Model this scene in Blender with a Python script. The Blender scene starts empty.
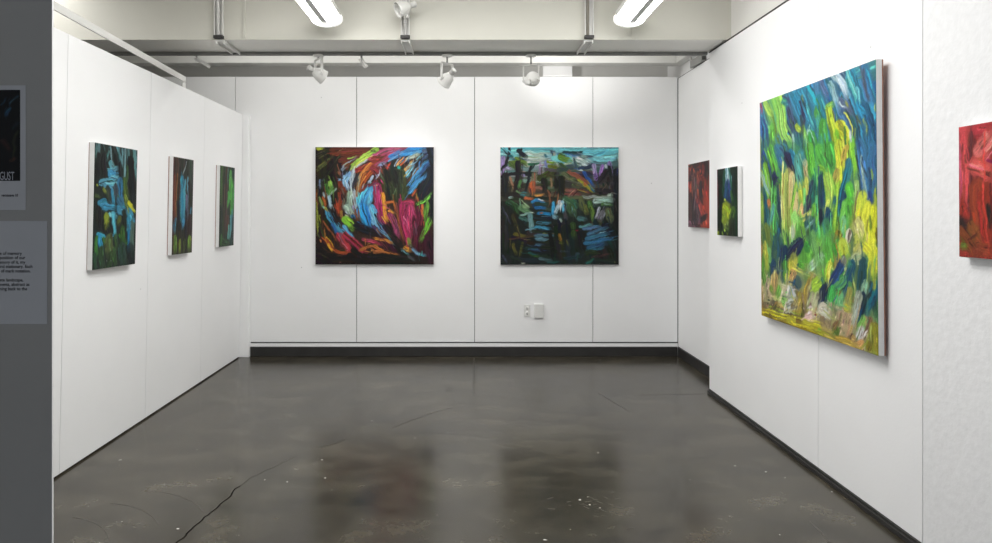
import bpy, bmesh, math, random
import numpy as np
from mathutils import Vector, Matrix

random.seed(7)
S = bpy.context.scene
COL = S.collection
PI = math.pi

# ------------------------------------------------------------------ the paint on each canvas
# per canvas: ground colour, then one brush stroke per line: colour, width in mm, path in
# thousandths of the canvas (x to the right, y downwards)
PAINT = {
'A': ((48, 32, 24), '''
30,25,22 241 33,35 53,275
32,27,22 241 122,95 172,275
34,26,22 145 33,325 43,495
40,30,25 145 192,355 202,505
95,45,30 84 172,35 321,35 470,25
110,50,35 48 202,55 440,35
105,48,32 48 231,115 400,75
100,45,30 72 271,155 351,115
50,48,30 48 33,65 102,35
38,34,24 36 62,275 172,135
160,175,50 31 23,17 67,13
90,95,50 22 33,165 112,115
80,85,45 22 23,195 132,85
70,72,40 14 33,95 92,65
150,110,70 12 187,45 221,20
60,60,40 17 172,125 212,65
140,180,70 55 510,30 440,65
140,180,70 48 440,65 351,125 301,195
150,180,80 30 311,175 281,225
150,175,200 17 336,100 271,135 226,185
190,195,200 17 480,85 390,135 341,185
170,180,190 10 301,115 241,165
150,60,90 26 510,65 450,105
150,60,45 39 510,125 400,175 301,215
190,105,50 43 460,165 400,215 371,305 361,395
170,80,40 36 490,205 420,265 390,345
200,120,60 14 440,165 390,235
150,45,50 26 371,185 291,220
120,165,210 55 281,235 241,285 271,345
130,170,215 31 207,285 221,287
165,185,200 36 321,225 301,305 321,395 341,475 331,515
40,40,50 26 361,245 321,305 316,365
35,32,35 14 301,165 271,215
150,160,140 17 371,265 351,355 361,415
170,190,215 19 485,255 450,295
70,160,215 75 450,355 410,425 390,505
90,170,220 36 470,375 450,495
110,30,35 30 510,295 410,345 390,375
140,40,70 30 505,325 510,495
110,130,160 26 38,285 38,345
140,190,80 42 122,305 127,335
70,120,50 30 92,325 97,385
90,140,60 30 137,345 112,395
150,170,165 19 172,355 122,405
160,180,190 22 67,395 72,435
120,55,35 48 212,315 251,395
150,90,60 24 192,215 212,235
140,60,35 36 202,405 207,515
25,22,22 24 172,425 162,515
120,110,90 14 241,445 241,515
140,160,140 48 291,405 281,515
170,90,40 26 67,435 92,505
110,130,60 22 33,435 62,515
150,185,200 26 117,425 132,515
120,70,30 12 9,375 13,515
34,36,26 193 615,175 665,395
35,40,28 181 695,235 714,415
25,28,38 169 953,75 953,275
22,26,34 145 953,305 933,455
120,45,45 72 496,175 536,235
80,40,40 60 555,145 605,175
160,75,105 66 496,85 595,35 695,20
150,60,90 51 526,155 635,75 754,15
130,50,40 60 496,105 555,95
120,45,45 48 496,175 545,205
100,150,60 26 496,35 502,37
55,130,195 51 655,75 754,30 913,10
60,150,220 43 744,55 824,45 903,25
40,130,200 26 794,11 913,9
70,85,110 43 923,35 993,65
50,70,100 48 913,85 983,45
100,150,205 18 625,115 695,65 744,35
120,170,200 22 754,125 824,65 873,45
170,185,160 29 774,105 834,75 873,65
200,130,80 19 704,145 744,90
200,95,50 17 724,155 764,105
205,150,80 29 764,195 824,125
150,170,190 17 675,155 714,95
190,60,45 22 595,195 635,135
125,145,185 34 545,155 585,135
130,150,190 17 526,245 555,175
40,170,160 30 706,175 716,173
60,180,190 24 764,255 794,225
120,185,215 36 759,245 804,195 824,165
115,165,200 19 824,145 903,65
25,30,40 17 834,125 933,65
60,135,195 48 814,305 873,225 913,165 973,125
70,140,200 36 804,375 854,305 933,245
50,90,140 39 893,215 963,145
110,70,45 14 794,275 844,205 893,145
90,160,210 12 834,265 893,185
22,26,36 84 903,405 993,195
20,24,34 48 963,35 998,275
55,70,35 36 555,235 585,305
20,20,18 48 595,215 625,315
50,60,35 72 734,245 744,455
45,52,30 48 635,325 655,425
90,110,70 10 675,355 645,445
28,30,24 48 665,225 685,325
70,80,45 14 675,185 744,205
155,45,90 66 526,345 536,515
220,150,130 17 496,325 526,325
225,150,50 34 570,405 580,455 595,515
150,80,40 24 605,475 665,455 675,515
140,40,70 48 744,475 824,465 794,515
170,80,45 26 824,405 854,365
190,90,55 17 854,405 863,455
100,165,60 34 873,475 933,455 983,385
100,150,60 24 943,465 963,515
220,120,70 22 903,495 908,515
18,20,24 26 993,405 983,515
32,26,24 193 53,593 92,893
24,21,20 169 72,963 470,973
40,30,26 145 221,613 271,743
140,150,50 12 9,493 13,743
150,190,210 24 72,513 112,573
70,150,195 43 102,553 142,643 202,723
45,100,160 26 142,663 187,753
80,160,200 34 192,673 251,753
90,170,220 36 246,683 311,763
130,150,60 30 82,523 102,543
155,60,35 55 187,503 197,563
150,110,50 24 221,553 221,603
150,175,160 63 271,513 301,573
190,200,150 22 256,588 271,598
120,180,50 67 251,623 311,673
100,150,60 22 311,693 321,713
20,20,22 19 152,553 202,623
20,20,22 17 162,523 182,583
150,160,200 26 321,503 326,533
120,70,40 51 351,553 361,603
40,110,170 34 311,593 321,598
50,140,210 70 400,513 420,593 450,673
120,185,225 43 470,533 490,623 510,663
30,110,190 24 440,523 460,643
22,22,30 72 361,673 490,733
165,50,60 63 202,763 251,833 291,883
150,45,65 55 261,753 341,823 410,893
185,85,100 17 221,793 271,873
160,60,80 31 410,793 510,813
130,70,40 19 72,643 112,703 172,793
150,70,35 36 92,783 142,863 202,903 281,893
235,160,50 24 112,833 142,883
210,120,60 17 48,793 57,813
160,60,50 19 271,913 291,913
60,75,40 19 33,663 72,763
70,80,45 12 23,743 43,773
22,20,20 108 23,893 172,973
20,18,18 72 311,933 510,973
25,20,20 48 321,883 371,933
60,42,35 12 33,913 112,943
165,100,45 26 390,873 450,843 510,843
180,120,60 26 480,883 510,903
130,80,80 14 207,983 216,983
60,25,35 193 873,643 893,873
40,22,26 169 595,743 695,873
22,20,18 145 555,953 893,963
80,170,220 39 496,523 545,623 595,713 645,793
110,170,210 26 496,643 555,713 615,763
20,30,50 17 506,573 555,663
70,50,90 30 496,683 526,723
140,40,80 55 545,513 555,593 595,663
225,150,50 34 585,523 595,583 605,623
225,150,50 24 625,543 650,563
120,65,40 26 685,513 695,593 724,713 744,773
160,65,105 48 635,593 675,683 695,783
28,22,24 60 595,693 665,793 714,833
150,40,80 67 744,523 734,623 764,713 784,783
160,50,90 51 804,533 784,643 804,743
165,60,100 31 824,513 844,603
100,30,50 55 873,543 863,743 844,813
185,90,130 10 754,593 744,673
95,60,80 22 844,663 854,743
60,18,30 72 893,713 893,893
55,20,35 72 943,793 983,973
215,105,60 24 903,513 908,603
90,140,50 43 943,503 923,603
90,145,50 48 963,623 933,713 893,783
120,160,80 14 973,603 983,643
18,20,24 41 988,513 983,623
205,130,50 26 516,783 585,793 635,818
160,95,45 29 496,843 595,893 685,913
140,50,60 24 496,803 555,833
130,80,40 24 496,893 575,893
22,20,18 60 496,958 794,958
115,130,60 43 784,793 794,833
220,145,45 51 764,863 794,873
110,170,180 22 734,883 784,913
90,130,160 31 834,873 863,913 923,923
70,70,75 30 794,933 834,963
40,130,130 14 883,918 923,928
120,180,190 10 844,893 893,918
'''),
'B': ((32, 42, 38), '''
110,180,190 241 77,53 474,53
120,140,130 192 58,223 475,224
60,60,45 240 59,373 475,394
95,180,195 51 8,13 514,13
165,190,180 72 226,73 395,73
120,190,190 36 107,53 137,83
170,180,175 63 236,143 375,123
150,130,180 38 23,103 19,253
150,140,180 36 58,173 78,183
130,115,140 39 345,174 336,254
120,130,190 27 385,123 395,174
30,45,50 22 8,3 67,63
25,30,35 26 77,13 68,93 38,153
25,28,35 22 9,183 58,133
28,35,45 43 156,33 216,83
28,35,45 24 176,23 166,73
30,90,90 24 77,73 102,73
80,115,45 50 97,143 176,113 216,153
95,125,50 30 137,93 206,123
70,95,45 36 87,133 127,173
25,25,30 62 147,153 157,253 128,373
20,22,28 31 19,253 98,223 236,223 316,254
30,28,28 72 39,253 39,403
150,110,85 26 88,263 108,343
20,25,30 26 256,163 236,264 207,373
35,100,70 26 246,145 335,138
30,50,50 17 286,153 266,183
150,140,190 26 187,235 199,241
70,110,60 31 167,293 157,343
90,120,80 19 138,373 177,393
105,105,80 63 286,244 286,294
165,85,50 62 266,314 267,384
130,90,75 36 306,344 356,354
60,110,115 48 192,398 217,404
180,95,60 34 217,434 277,444
195,130,70 22 296,414 366,404
45,130,185 29 277,474 316,444 376,484
190,205,215 14 326,444 366,454
20,50,80 29 287,494 356,514
150,175,170 26 74,428 98,428
40,75,40 62 69,473 119,513
100,140,110 17 168,443 168,513
110,140,100 24 207,483 237,514
55,65,25 63 346,264 445,204 515,194
90,105,30 36 415,164 475,164
25,25,22 63 375,294 386,384
28,24,22 60 480,244 485,374
120,100,70 24 430,274 435,344
60,60,30 36 405,234 455,254
125,150,40 27 405,123 445,134
190,190,165 39 454,63 485,144
40,70,80 12 425,33 445,83
50,60,70 12 425,31 464,35
50,110,120 22 380,63 395,83
80,120,40 31 504,83 514,113
110,70,45 22 405,374 416,474
60,35,30 10 465,374 416,494
150,90,60 12 495,385 475,475
60,150,200 24 445,475 456,515
190,190,195 34 495,465 495,515
50,35,28 12 376,374 396,424
120,190,200 243 552,73 952,74
70,80,80 218 552,224 952,235
50,50,45 170 552,355 932,376
110,185,195 51 492,13 772,13
105,195,210 63 742,43 993,23
125,200,210 63 822,94 972,84
165,190,185 87 642,104 732,154
140,170,160 39 702,83 722,94
90,180,205 36 832,63 892,33
200,205,195 12 995,33 995,175
50,110,150 17 502,63 552,58 622,73 652,68
60,80,90 24 622,93 642,184
90,130,45 56 512,83 572,114
60,90,30 31 512,144 552,174
170,190,160 17 552,144 602,134
40,55,75 36 672,174 752,174 792,134
35,45,75 51 712,224 762,235
35,80,150 36 712,224 782,315
155,145,185 44 792,164 802,255
140,110,175 39 862,164 842,245
135,120,175 34 922,134 942,235
120,90,160 32 802,235 822,285
185,195,200 24 892,154 902,174
135,75,60 39 592,214 672,255 742,325
85,95,65 56 542,234 642,295
70,75,55 51 622,325 672,335
150,150,45 29 672,285 722,325 782,376
175,100,50 19 707,305 722,325
40,90,120 24 752,325 792,376
110,115,70 17 552,274 612,264
130,85,75 31 542,355 642,375
110,60,55 24 552,395 672,405
165,110,90 12 582,405 632,355
110,60,50 30 692,365 752,385
60,35,35 12 622,405 672,355
25,28,20 60 512,274 513,405
40,38,42 63 892,215 832,305
50,45,42 112 892,275 912,366
22,24,26 29 922,174 932,265
38,34,36 49 822,361 952,376
80,70,60 15 892,315 862,366
20,22,28 56 972,225 983,457
40,45,90 27 983,195 983,235
22,24,26 19 912,205 842,295
150,160,150 27 702,430 892,426
150,180,170 51 812,456 942,447
160,180,165 32 912,406 932,406
60,100,70 63 552,445 632,495
85,95,60 51 682,445 692,516
130,180,200 29 523,465 513,515
70,110,50 39 752,466 762,516
80,120,70 27 862,486 932,487
22,28,24 263 60,590 81,939
22,28,26 240 238,641 476,642
20,28,26 240 238,890 476,912
45,50,65 22 20,520 80,640
110,110,140 7 40,550 60,600
38,36,40 36 40,690 41,889
40,70,35 38 118,501 148,551
90,130,90 38 168,521 257,561
120,150,110 24 188,501 227,521
130,165,155 26 178,581 247,561
190,205,195 14 257,556 277,556
60,100,95 38 178,601 238,621
25,40,40 26 198,631 218,661
30,90,140 31 307,511 376,522
30,110,160 31 327,562 436,572
55,150,200 29 446,502 446,572
170,195,205 29 485,502 466,562
110,150,165 39 456,592 495,602
150,90,50 17 336,562 356,562
95,135,140 50 257,591 258,701
55,115,140 26 317,641 416,642
50,120,150 34 307,681 406,692
25,40,45 24 297,601 396,612
90,130,140 19 218,701 297,701
30,45,30 19 277,716 416,732
110,120,40 14 367,737 391,735
70,110,125 26 307,751 456,752
80,115,130 38 317,781 407,792
60,95,115 29 307,831 367,841
28,35,22 39 377,812 496,773
22,30,20 43 367,851 516,843
20,25,30 10 307,819 377,817
40,75,110 17 248,870 357,881
20,30,40 24 268,841 298,851
50,50,25 38 109,590 149,720
85,80,30 38 129,740 208,760
70,55,35 17 90,780 278,761
75,75,30 31 110,829 130,909
60,65,25 26 189,820 169,910
120,100,110 10 446,672 516,763
140,80,50 14 516,673 506,743
90,80,60 10 416,722 506,753
170,110,40 22 496,763 516,768
40,65,30 38 268,910 328,931
25,75,75 22 248,900 308,911
75,100,105 31 338,951 427,962
25,30,28 36 437,912 516,903
30,70,70 19 407,981 516,972
55,60,80 21 22,928 51,978
30,40,35 24 100,939 179,969
150,150,140 12 179,984 204,985
120,20,40 10 506,937 516,938
22,30,26 265 553,643 593,943
24,32,28 242 792,644 912,946
60,90,60 75 592,513 612,563
90,100,45 51 712,513 722,554
95,125,50 32 762,514 782,614
190,195,205 27 832,524 812,594
110,110,115 51 862,564 842,614
85,95,65 56 912,545 932,615
90,170,210 29 533,503 533,553
150,175,160 27 503,613 513,633
60,60,65 43 548,583 558,603
65,105,105 44 662,603 712,614
20,22,22 49 988,495 988,977
40,65,30 51 613,663 623,763
130,95,35 27 503,743 513,793
70,75,30 19 563,793 573,833
90,20,30 17 638,708 658,707
60,70,25 30 503,813 523,818
20,22,24 73 673,744 693,844
18,20,32 73 882,675 932,736
85,140,140 22 672,674 772,659
70,105,135 31 712,689 832,675
60,100,130 39 752,734 892,685
55,110,140 39 742,774 902,735
45,100,135 44 732,814 922,776
40,85,115 39 752,854 882,825
45,95,120 24 792,870 862,855
100,150,175 7 792,785 912,765
110,150,170 10 842,735 892,715
25,40,60 10 772,795 872,765
35,50,28 44 723,904 822,895
60,45,45 19 783,935 922,906
35,90,85 24 733,984 783,955
40,60,70 36 653,914 643,964
30,55,60 24 553,943 673,934
50,65,75 19 513,883 573,893
110,110,60 10 963,976 973,979
25,40,35 36 832,965 943,966
'''),
'C': ((74, 138, 80), '''
48,119,142 317 50,43 139,203
48,119,147 326 372,34 443,234
50,119,147 228 576,37 622,252
50,119,142 155 278,1 391,149 443,265
45,125,156 139 443,22 544,131 606,229
60,113,142 95 577,15 638,130
42,93,133 134 28,22 74,109 97,234
60,79,114 57 317,49 373,171
110,85,130 57 577,22 623,60
140,70,100 33 16,11 28,49
45,40,70 34 426,67 469,128
35,40,75 37 279,110 336,183
60,62,85 25 461,143 452,181
50,68,95 26 607,162 630,202
90,193,190 24 495,85 544,169
40,136,171 43 390,37 426,98
130,190,80 125 94,14 159,94 201,184 280,250
140,200,90 87 199,14 229,70 240,163 318,246
160,200,90 47 72,15 137,65
110,180,70 72 138,143 140,220
150,180,60 35 391,157 426,177
130,190,90 37 452,173 494,239
180,210,200 24 503,187 494,255
160,200,190 27 354,193 364,250
70,140,70 49 576,128 614,215 629,282
60,140,60 79 527,220 559,276
150,150,60 21 452,43 457,56
40,125,123 47 269,33 298,46
48,102,137 280 688,42 742,265
50,108,142 243 880,50 924,283
48,111,150 107 628,9 687,115 743,209
40,125,142 65 596,86 657,183
65,142,152 91 854,18 979,16
50,153,185 76 841,29 891,113 950,189
50,113,152 58 930,26 965,93 987,149
52,119,152 85 813,107 876,212 923,309
46,109,147 86 927,172 973,237 982,315
40,148,190 45 890,140 927,179
72,82,114 24 924,32 935,94 958,131
80,96,128 36 759,105 839,159
85,108,147 34 613,14 658,66
55,91,133 52 772,156 824,225
180,205,215 51 718,-3 787,46 807,85
140,180,190 42 688,35 744,124
110,199,194 26 815,10 841,56 878,104
120,205,213 15 879,77 903,122
130,190,90 36 657,110 702,110
40,50,60 35 687,144 729,200
150,160,60 16 800,112 813,134
160,170,60 18 926,198 937,245
90,100,70 18 877,178 901,208
170,200,60 53 672,142 701,203 728,291
70,150,60 83 626,187 641,283
200,210,50 76 757,203 797,236 810,299
180,160,70 41 784,262 783,296
110,190,70 44 837,261 862,303
190,200,200 22 824,232 837,267
120,190,50 43 729,221 742,265
170,190,70 11 993,149 990,168
60,110,90 361 77,298 146,637
70,140,80 309 337,316 374,630
50,110,90 270 543,331 573,624
150,150,60 27 -2,221 8,676
30,68,114 79 55,261 99,334
40,102,161 145 201,248 261,295
25,79,104 96 36,426 61,623
30,68,104 103 165,587 206,668
40,125,152 55 336,268 391,320
100,180,60 106 119,241 162,304 183,347
120,180,60 79 56,322 101,428
90,170,60 110 223,374 243,441
80,160,80 75 163,438 145,596 166,637
130,160,60 54 14,451 28,572
80,150,60 69 264,570 283,665
90,160,150 41 144,496 124,555
150,190,190 27 12,337 101,428
150,185,190 60 224,465 234,489
190,120,70 42 91,470 102,487
40,40,75 63 309,282 373,382
40,68,85 44 203,415 205,538
35,40,80 75 162,359 183,376
215,205,100 105 309,355 301,474 311,617
220,200,140 62 346,373 338,475
200,185,130 66 365,460 356,600
130,190,60 31 382,406 338,506
215,210,60 96 426,408 443,477
220,180,120 59 435,500 426,523
200,185,130 45 469,318 486,373
190,200,90 41 477,387 494,448
80,150,140 64 391,304 418,392
60,130,130 53 426,276 460,310
90,170,60 83 511,268 543,376
80,160,60 68 591,276 605,365
25,96,95 99 558,399 589,531
40,45,70 61 494,471 477,508
40,60,80 44 526,405 510,449
30,79,95 52 613,358 628,431
190,190,100 50 443,545 526,516
90,160,60 89 558,516 542,574
200,200,190 23 581,523 589,552
25,68,104 123 510,567 510,626
30,30,50 36 493,590 501,612
40,110,110 47 557,603 588,581
130,170,170 20 426,614 526,552
120,180,60 58 426,568 460,657
100,180,70 67 619,552 573,653
70,130,50 47 392,584 409,659
170,190,160 40 347,585 347,639
80,150,80 244 684,341 709,620
80,120,100 182 873,355 895,486
190,205,70 175 919,518 928,626
80,165,70 96 610,277 655,353
70,150,60 81 685,277 713,350
120,180,60 37 595,342 640,360
50,110,60 18 655,310 699,342
190,205,60 77 742,283 768,361 753,456
180,160,70 49 797,288 782,328
160,150,70 52 727,372 712,399
120,190,60 65 849,293 860,374
160,200,80 82 654,396 683,454 638,516
150,200,60 51 740,428 725,510 710,592
35,113,133 53 809,350 767,450 752,524
30,68,95 49 794,444 766,504
30,68,85 56 602,394 616,502
25,68,95 76 653,531 638,573
20,30,50 37 601,516 601,566
40,102,104 35 711,469 704,489
52,102,137 82 899,298 922,391 944,462
50,100,142 65 971,311 980,425
30,56,114 37 956,456 966,506
150,180,170 21 905,331 921,429
40,79,114 21 911,335 910,344
140,170,60 14 969,374 974,400
90,185,60 66 820,431 833,465
90,180,60 74 806,491 806,524
150,190,110 38 872,420 871,473
110,190,80 36 780,491 752,551
120,110,90 27 884,447 870,512
200,215,70 77 908,467 894,550
215,220,60 52 943,500 918,550
215,220,50 50 977,519 963,637
120,150,50 17 954,531 964,575
195,195,120 77 881,563 905,601
210,205,180 44 817,590 804,630
110,90,80 16 824,584 817,623
190,200,90 45 868,608 867,641
150,180,50 20 929,575 904,639
90,180,90 111 638,580 652,649
120,190,130 46 779,551 765,598
150,130,50 71 737,612 723,646
80,170,50 38 681,607 681,648
170,190,60 11 991,438 984,463
80,120,60 379 95,715 149,854
90,150,70 349 468,695 509,783
180,180,120 378 149,884 548,903
165,150,45 135 20,1002 623,979
25,62,85 140 196,659 173,761
30,68,95 63 148,753 97,808
25,45,75 82 405,651 293,704
20,50,80 64 269,686 247,795
110,160,50 98 42,718 97,808
90,150,50 47 15,761 44,854
190,190,70 52 54,675 69,758
70,130,50 63 270,745 270,803
100,180,60 130 468,695 489,748
130,190,80 101 569,653 529,691
60,140,60 62 479,657 499,665
160,195,170 53 588,688 509,738
90,160,60 52 416,725 437,729
205,200,60 115 350,720 339,769
215,170,100 71 350,777 328,808
25,56,85 113 384,812 362,843
180,190,190 38 340,854 362,871
60,120,130 33 317,847 328,870
205,170,150 148 98,859 72,903
170,150,90 68 161,812 149,864
200,185,170 150 271,881 248,922
100,160,60 54 199,859 187,890
140,190,100 71 259,901 283,904
120,150,60 50 118,862 129,871
190,195,185 68 317,914 384,896
150,130,50 106 405,885 362,946
150,130,60 62 448,871 509,783
90,80,40 51 448,907 458,933
190,200,150 126 529,835 509,899
195,195,160 108 567,883 548,912
150,190,60 70 548,806 587,785
20,50,70 63 605,835 624,868
30,102,104 36 611,778 619,786
210,175,170 73 488,947 528,937
90,75,50 97 46,957 73,956
120,110,60 77 125,978 175,941
80,65,60 45 272,958 318,961
80,60,40 50 605,939 614,955
130,60,50 19 548,922 557,921
170,155,30 71 20,1002 318,994 623,987
175,170,50 56 318,975 528,976
110,170,50 37 576,986 595,985
140,120,40 41 201,992 272,991
110,90,40 31 100,986 126,993
130,110,40 31 384,966 427,969
160,130,60 27 8,698 14,972
100,150,80 255 684,683 734,838
90,120,80 223 865,705 893,843
180,165,120 281 681,919 861,941
90,180,60 93 648,650 666,718
150,190,150 32 607,683 615,691
160,140,60 63 736,655 718,723
70,150,50 34 702,648 719,681
180,200,70 81 770,645 786,677
215,220,60 57 927,639 970,667
210,215,60 38 984,651 982,735
200,205,60 49 666,718 647,763
190,190,110 56 882,648 866,673
120,125,110 57 770,695 753,712
180,195,150 56 850,690 897,671
30,62,104 70 735,739 665,804 609,869
20,35,60 81 628,824 609,861
30,85,104 59 834,715 784,800
30,74,80 66 911,702 894,773
60,130,110 31 815,704 821,712
90,160,100 54 768,769 700,817
70,170,80 61 682,819 673,862
80,140,80 35 817,781 832,819
140,180,150 45 924,763 909,803
110,180,120 54 751,828 733,863
150,150,80 49 816,805 800,847
130,120,60 29 734,818 751,808
20,91,114 63 981,780 937,846
20,45,70 59 908,818 877,892
40,60,60 32 945,799 908,834
150,160,60 24 989,749 981,773
190,185,60 43 791,864 807,866
205,170,140 107 750,910 732,937
190,165,130 70 815,909 798,943
175,185,165 49 878,814 846,896
130,105,90 102 645,916 627,944
205,200,180 89 609,895 646,899
80,110,40 63 715,964 706,974
120,90,60 38 724,930 698,950
130,190,90 40 907,888 876,923
200,200,200 48 891,936 875,969
110,80,60 25 957,888 905,957
150,130,90 17 978,900 919,969
200,190,160 18 934,944 941,958
90,70,50 48 829,969 813,980
210,160,100 51 890,982 874,996
140,140,40 71 977,922 982,995
130,120,40 39 941,973 933,997
180,180,50 55 590,1001 697,1000
190,160,70 43 732,994 859,1003
180,150,90 47 841,973 852,977
'''),
'L': ((25, 35, 31), '''
80,115,115 35 100,9 61,85
60,90,90 17 188,13 220,54
110,145,150 21 339,24 376,131
70,110,110 18 311,59 269,126
30,45,45 30 400,9 499,91
80,120,125 28 494,2 629,128
90,130,135 29 624,16 630,139
110,150,155 26 691,23 669,282
70,110,110 41 774,17 778,109
85,125,130 48 912,8 955,238
60,100,100 22 543,10 564,120
75,110,112 19 29,24 27,129
20,24,22 55 78,116 59,273
22,25,25 57 194,119 202,246
18,22,20 38 467,93 503,179
15,20,20 77 829,117 908,388
20,25,28 31 566,154 587,263
90,151,161 42 346,143 394,184
90,151,171 30 318,198 503,184
60,135,175 60 350,229 475,246
110,183,199 30 383,260 523,255
80,145,166 51 176,310 477,295
120,194,204 27 295,328 510,310
70,140,171 29 236,340 387,335
45,108,142 62 572,297 609,394 581,471
50,129,161 45 404,378 440,473
55,135,166 36 128,478 242,445 395,495
60,140,171 29 159,508 335,506
50,102,128 70 580,450 679,514
55,65,70 61 480,343 484,419
45,55,50 58 298,370 332,454
65,90,40 64 702,292 757,402
50,80,45 32 747,167 735,291
110,130,50 45 724,414 742,447
190,190,40 46 810,468 879,501
90,110,50 32 710,470 777,491
140,150,50 19 68,327 91,328
110,120,50 29 208,362 239,382
60,80,40 28 40,418 125,416
55,129,161 44 187,500 457,507
110,183,194 33 308,561 492,582
80,162,180 39 445,571 484,741
60,140,171 20 259,732 500,741
60,162,190 35 101,724 259,732
40,135,175 50 130,745 178,837
55,124,152 66 568,528 681,549
60,135,161 75 813,548 882,593
50,129,156 49 799,615 837,725
20,102,142 45 820,725 826,867
75,100,90 50 918,648 911,892
60,140,171 34 934,615 969,621
190,195,50 23 844,492 966,547
130,140,60 16 761,504 780,548
20,24,24 76 104,552 111,653
18,24,20 87 283,644 346,707
25,35,25 47 681,560 720,702
125,140,45 66 295,582 297,634
80,90,40 46 571,603 557,635
75,90,50 90 350,780 355,873
55,110,45 32 75,754 70,893
50,80,40 42 500,752 536,837
70,140,45 22 594,743 758,822
45,80,35 66 655,701 694,841
45,70,45 58 180,857 215,979
40,70,50 40 42,892 76,992
50,80,45 45 475,867 512,983
45,70,60 81 662,851 700,981
20,28,28 98 860,879 930,969
40,65,35 58 387,905 362,996
60,110,50 28 231,757 248,798
150,165,150 9 294,940 306,943
150,165,150 9 383,944 395,946
'''),
'T': ((45, 45, 38), '''
60,45,35 68 139,18 151,227
40,50,40 109 521,0 529,173
130,140,140 18 622,39 479,153
60,70,60 76 825,30 834,250
130,85,45 27 196,205 174,618
110,60,40 34 78,229 85,659
70,40,30 28 319,222 273,411
50,135,166 50 435,240 477,661
80,151,171 33 583,257 552,619
60,97,114 21 381,305 393,535
70,140,180 50 506,661 480,723
100,150,165 30 710,210 696,340
70,129,152 30 898,533 881,620
50,118,142 40 130,649 109,760
85,97,114 37 738,361 730,619
30,35,50 41 277,474 286,639
35,30,40 44 647,555 661,852
50,35,35 75 852,641 859,813
40,38,30 86 319,722 281,885
40,35,35 53 784,273 824,468
100,95,120 29 640,406 666,534
80,110,45 60 141,841 149,962
110,125,50 42 374,867 379,969
90,115,55 68 861,856 866,962
60,70,40 50 613,872 570,975
150,160,60 19 911,835 912,857
90,35,40 13 0,4 32,959
'''),
'G': ((35, 45, 35), '''
55,85,40 64 142,41 129,458
40,60,35 49 305,14 261,269
75,50,38 92 418,53 414,478 396,813
50,55,35 65 275,562 258,913
90,55,45 42 556,648 541,816
80,150,75 70 706,87 680,305
85,170,70 89 828,193 804,477
70,150,70 60 601,349 549,478
70,150,60 80 780,477 845,629
60,130,60 63 892,302 878,564
30,50,45 72 882,38 911,169
30,45,35 56 134,561 127,848
35,50,50 54 929,652 915,911
85,151,152 52 763,650 704,905
90,150,140 34 617,755 602,923
60,118,123 35 842,564 815,780
60,110,100 26 531,49 515,200
45,75,40 83 238,933 569,964
35,60,55 61 798,929 800,983
60,110,50 32 128,868 133,981
'''),
'D': ((22, 40, 26), '''
15,28,22 96 213,54 143,545
22,40,25 146 853,70 920,895
160,195,205 85 538,26 585,230
130,175,190 36 701,161 702,208
30,75,55 50 379,82 322,373
40,100,80 30 618,40 721,303
35,50,100 110 546,254 555,543
30,65,95 62 506,253 431,446
150,165,40 110 476,592 638,638
150,170,45 143 355,666 522,785
130,150,50 63 397,690 317,766
70,100,40 74 795,636 720,733
130,150,80 43 523,822 402,862
90,120,60 31 549,882 598,893
20,35,22 81 145,645 110,920
35,45,25 120 723,829 728,973
45,85,45 42 708,375 790,493
130,40,60 16 10,49 17,973
150,170,40 33 35,978 103,976
'''),
'E': ((150, 55, 40), '''
165,65,50 136 90,40 165,462
160,60,45 151 992,81 1055,941
35,28,35 120 165,175 457,129 562,111
60,30,35 137 90,565 128,905
40,28,32 110 277,465 277,749
110,75,70 80 277,208 240,438
110,85,90 120 385,290 421,495
110,90,95 26 313,492 277,749
170,70,50 105 457,218 527,322
40,35,35 119 732,37 798,359
165,60,45 185 664,378 765,628
130,50,45 126 457,572 596,725
85,65,80 118 457,724 492,901
170,65,45 144 698,750 765,946
40,25,28 40 596,874 798,823
110,70,85 89 90,958 385,966
45,28,32 108 313,877 385,979
50,35,40 75 562,374 596,550
120,50,45 57 664,106 664,205
'''),
'F': ((150, 50, 42), '''
200,70,75 38 55,57 93,328
215,80,80 23 113,329 132,574
100,40,40 20 188,69 170,553 151,641
180,50,60 41 244,31 388,45
215,110,105 41 281,208 406,110
210,85,80 63 244,314 406,365
220,130,120 19 346,73 370,97
150,60,35 64 244,489 281,771
140,45,30 62 353,556 388,834
40,30,25 19 388,620 406,748
40,28,28 32 55,753 132,741
160,50,40 32 74,618 93,708
130,75,35 42 170,773 244,859
120,60,30 36 55,820 207,948
110,130,50 21 55,921 101,922
90,40,25 11 132,863 244,794
140,60,35 34 317,922 406,939
205,80,110 9 7,52 23,550
150,50,40 64 526,142 559,891
200,90,80 48 657,194 752,362
'''),
'W': ((7, 8, 10), '''
30,66,90 7 874,194 825,275
24,54,78 5 752,153 801,92
36,66,84 4 947,72 874,153
42,24,21 10 776,558 849,659
36,42,24 6 947,477 898,740
18,30,36 7 971,356 898,416
54,36,24 5 874,781 922,760
42,48,72 10 241,194 435,376
54,30,24 12 95,497 289,740
30,48,30 8 484,295 581,558
'''),
}

def s2l(c):
    c = np.asarray(c, float)
    return np.where(c <= 0.04045, c / 12.92, ((c + 0.055) / 1.055) ** 2.4)

def hexc(h):
    return np.array(h if not isinstance(h, str) else [int(q) for q in h.split(',')]) / 255

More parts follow.
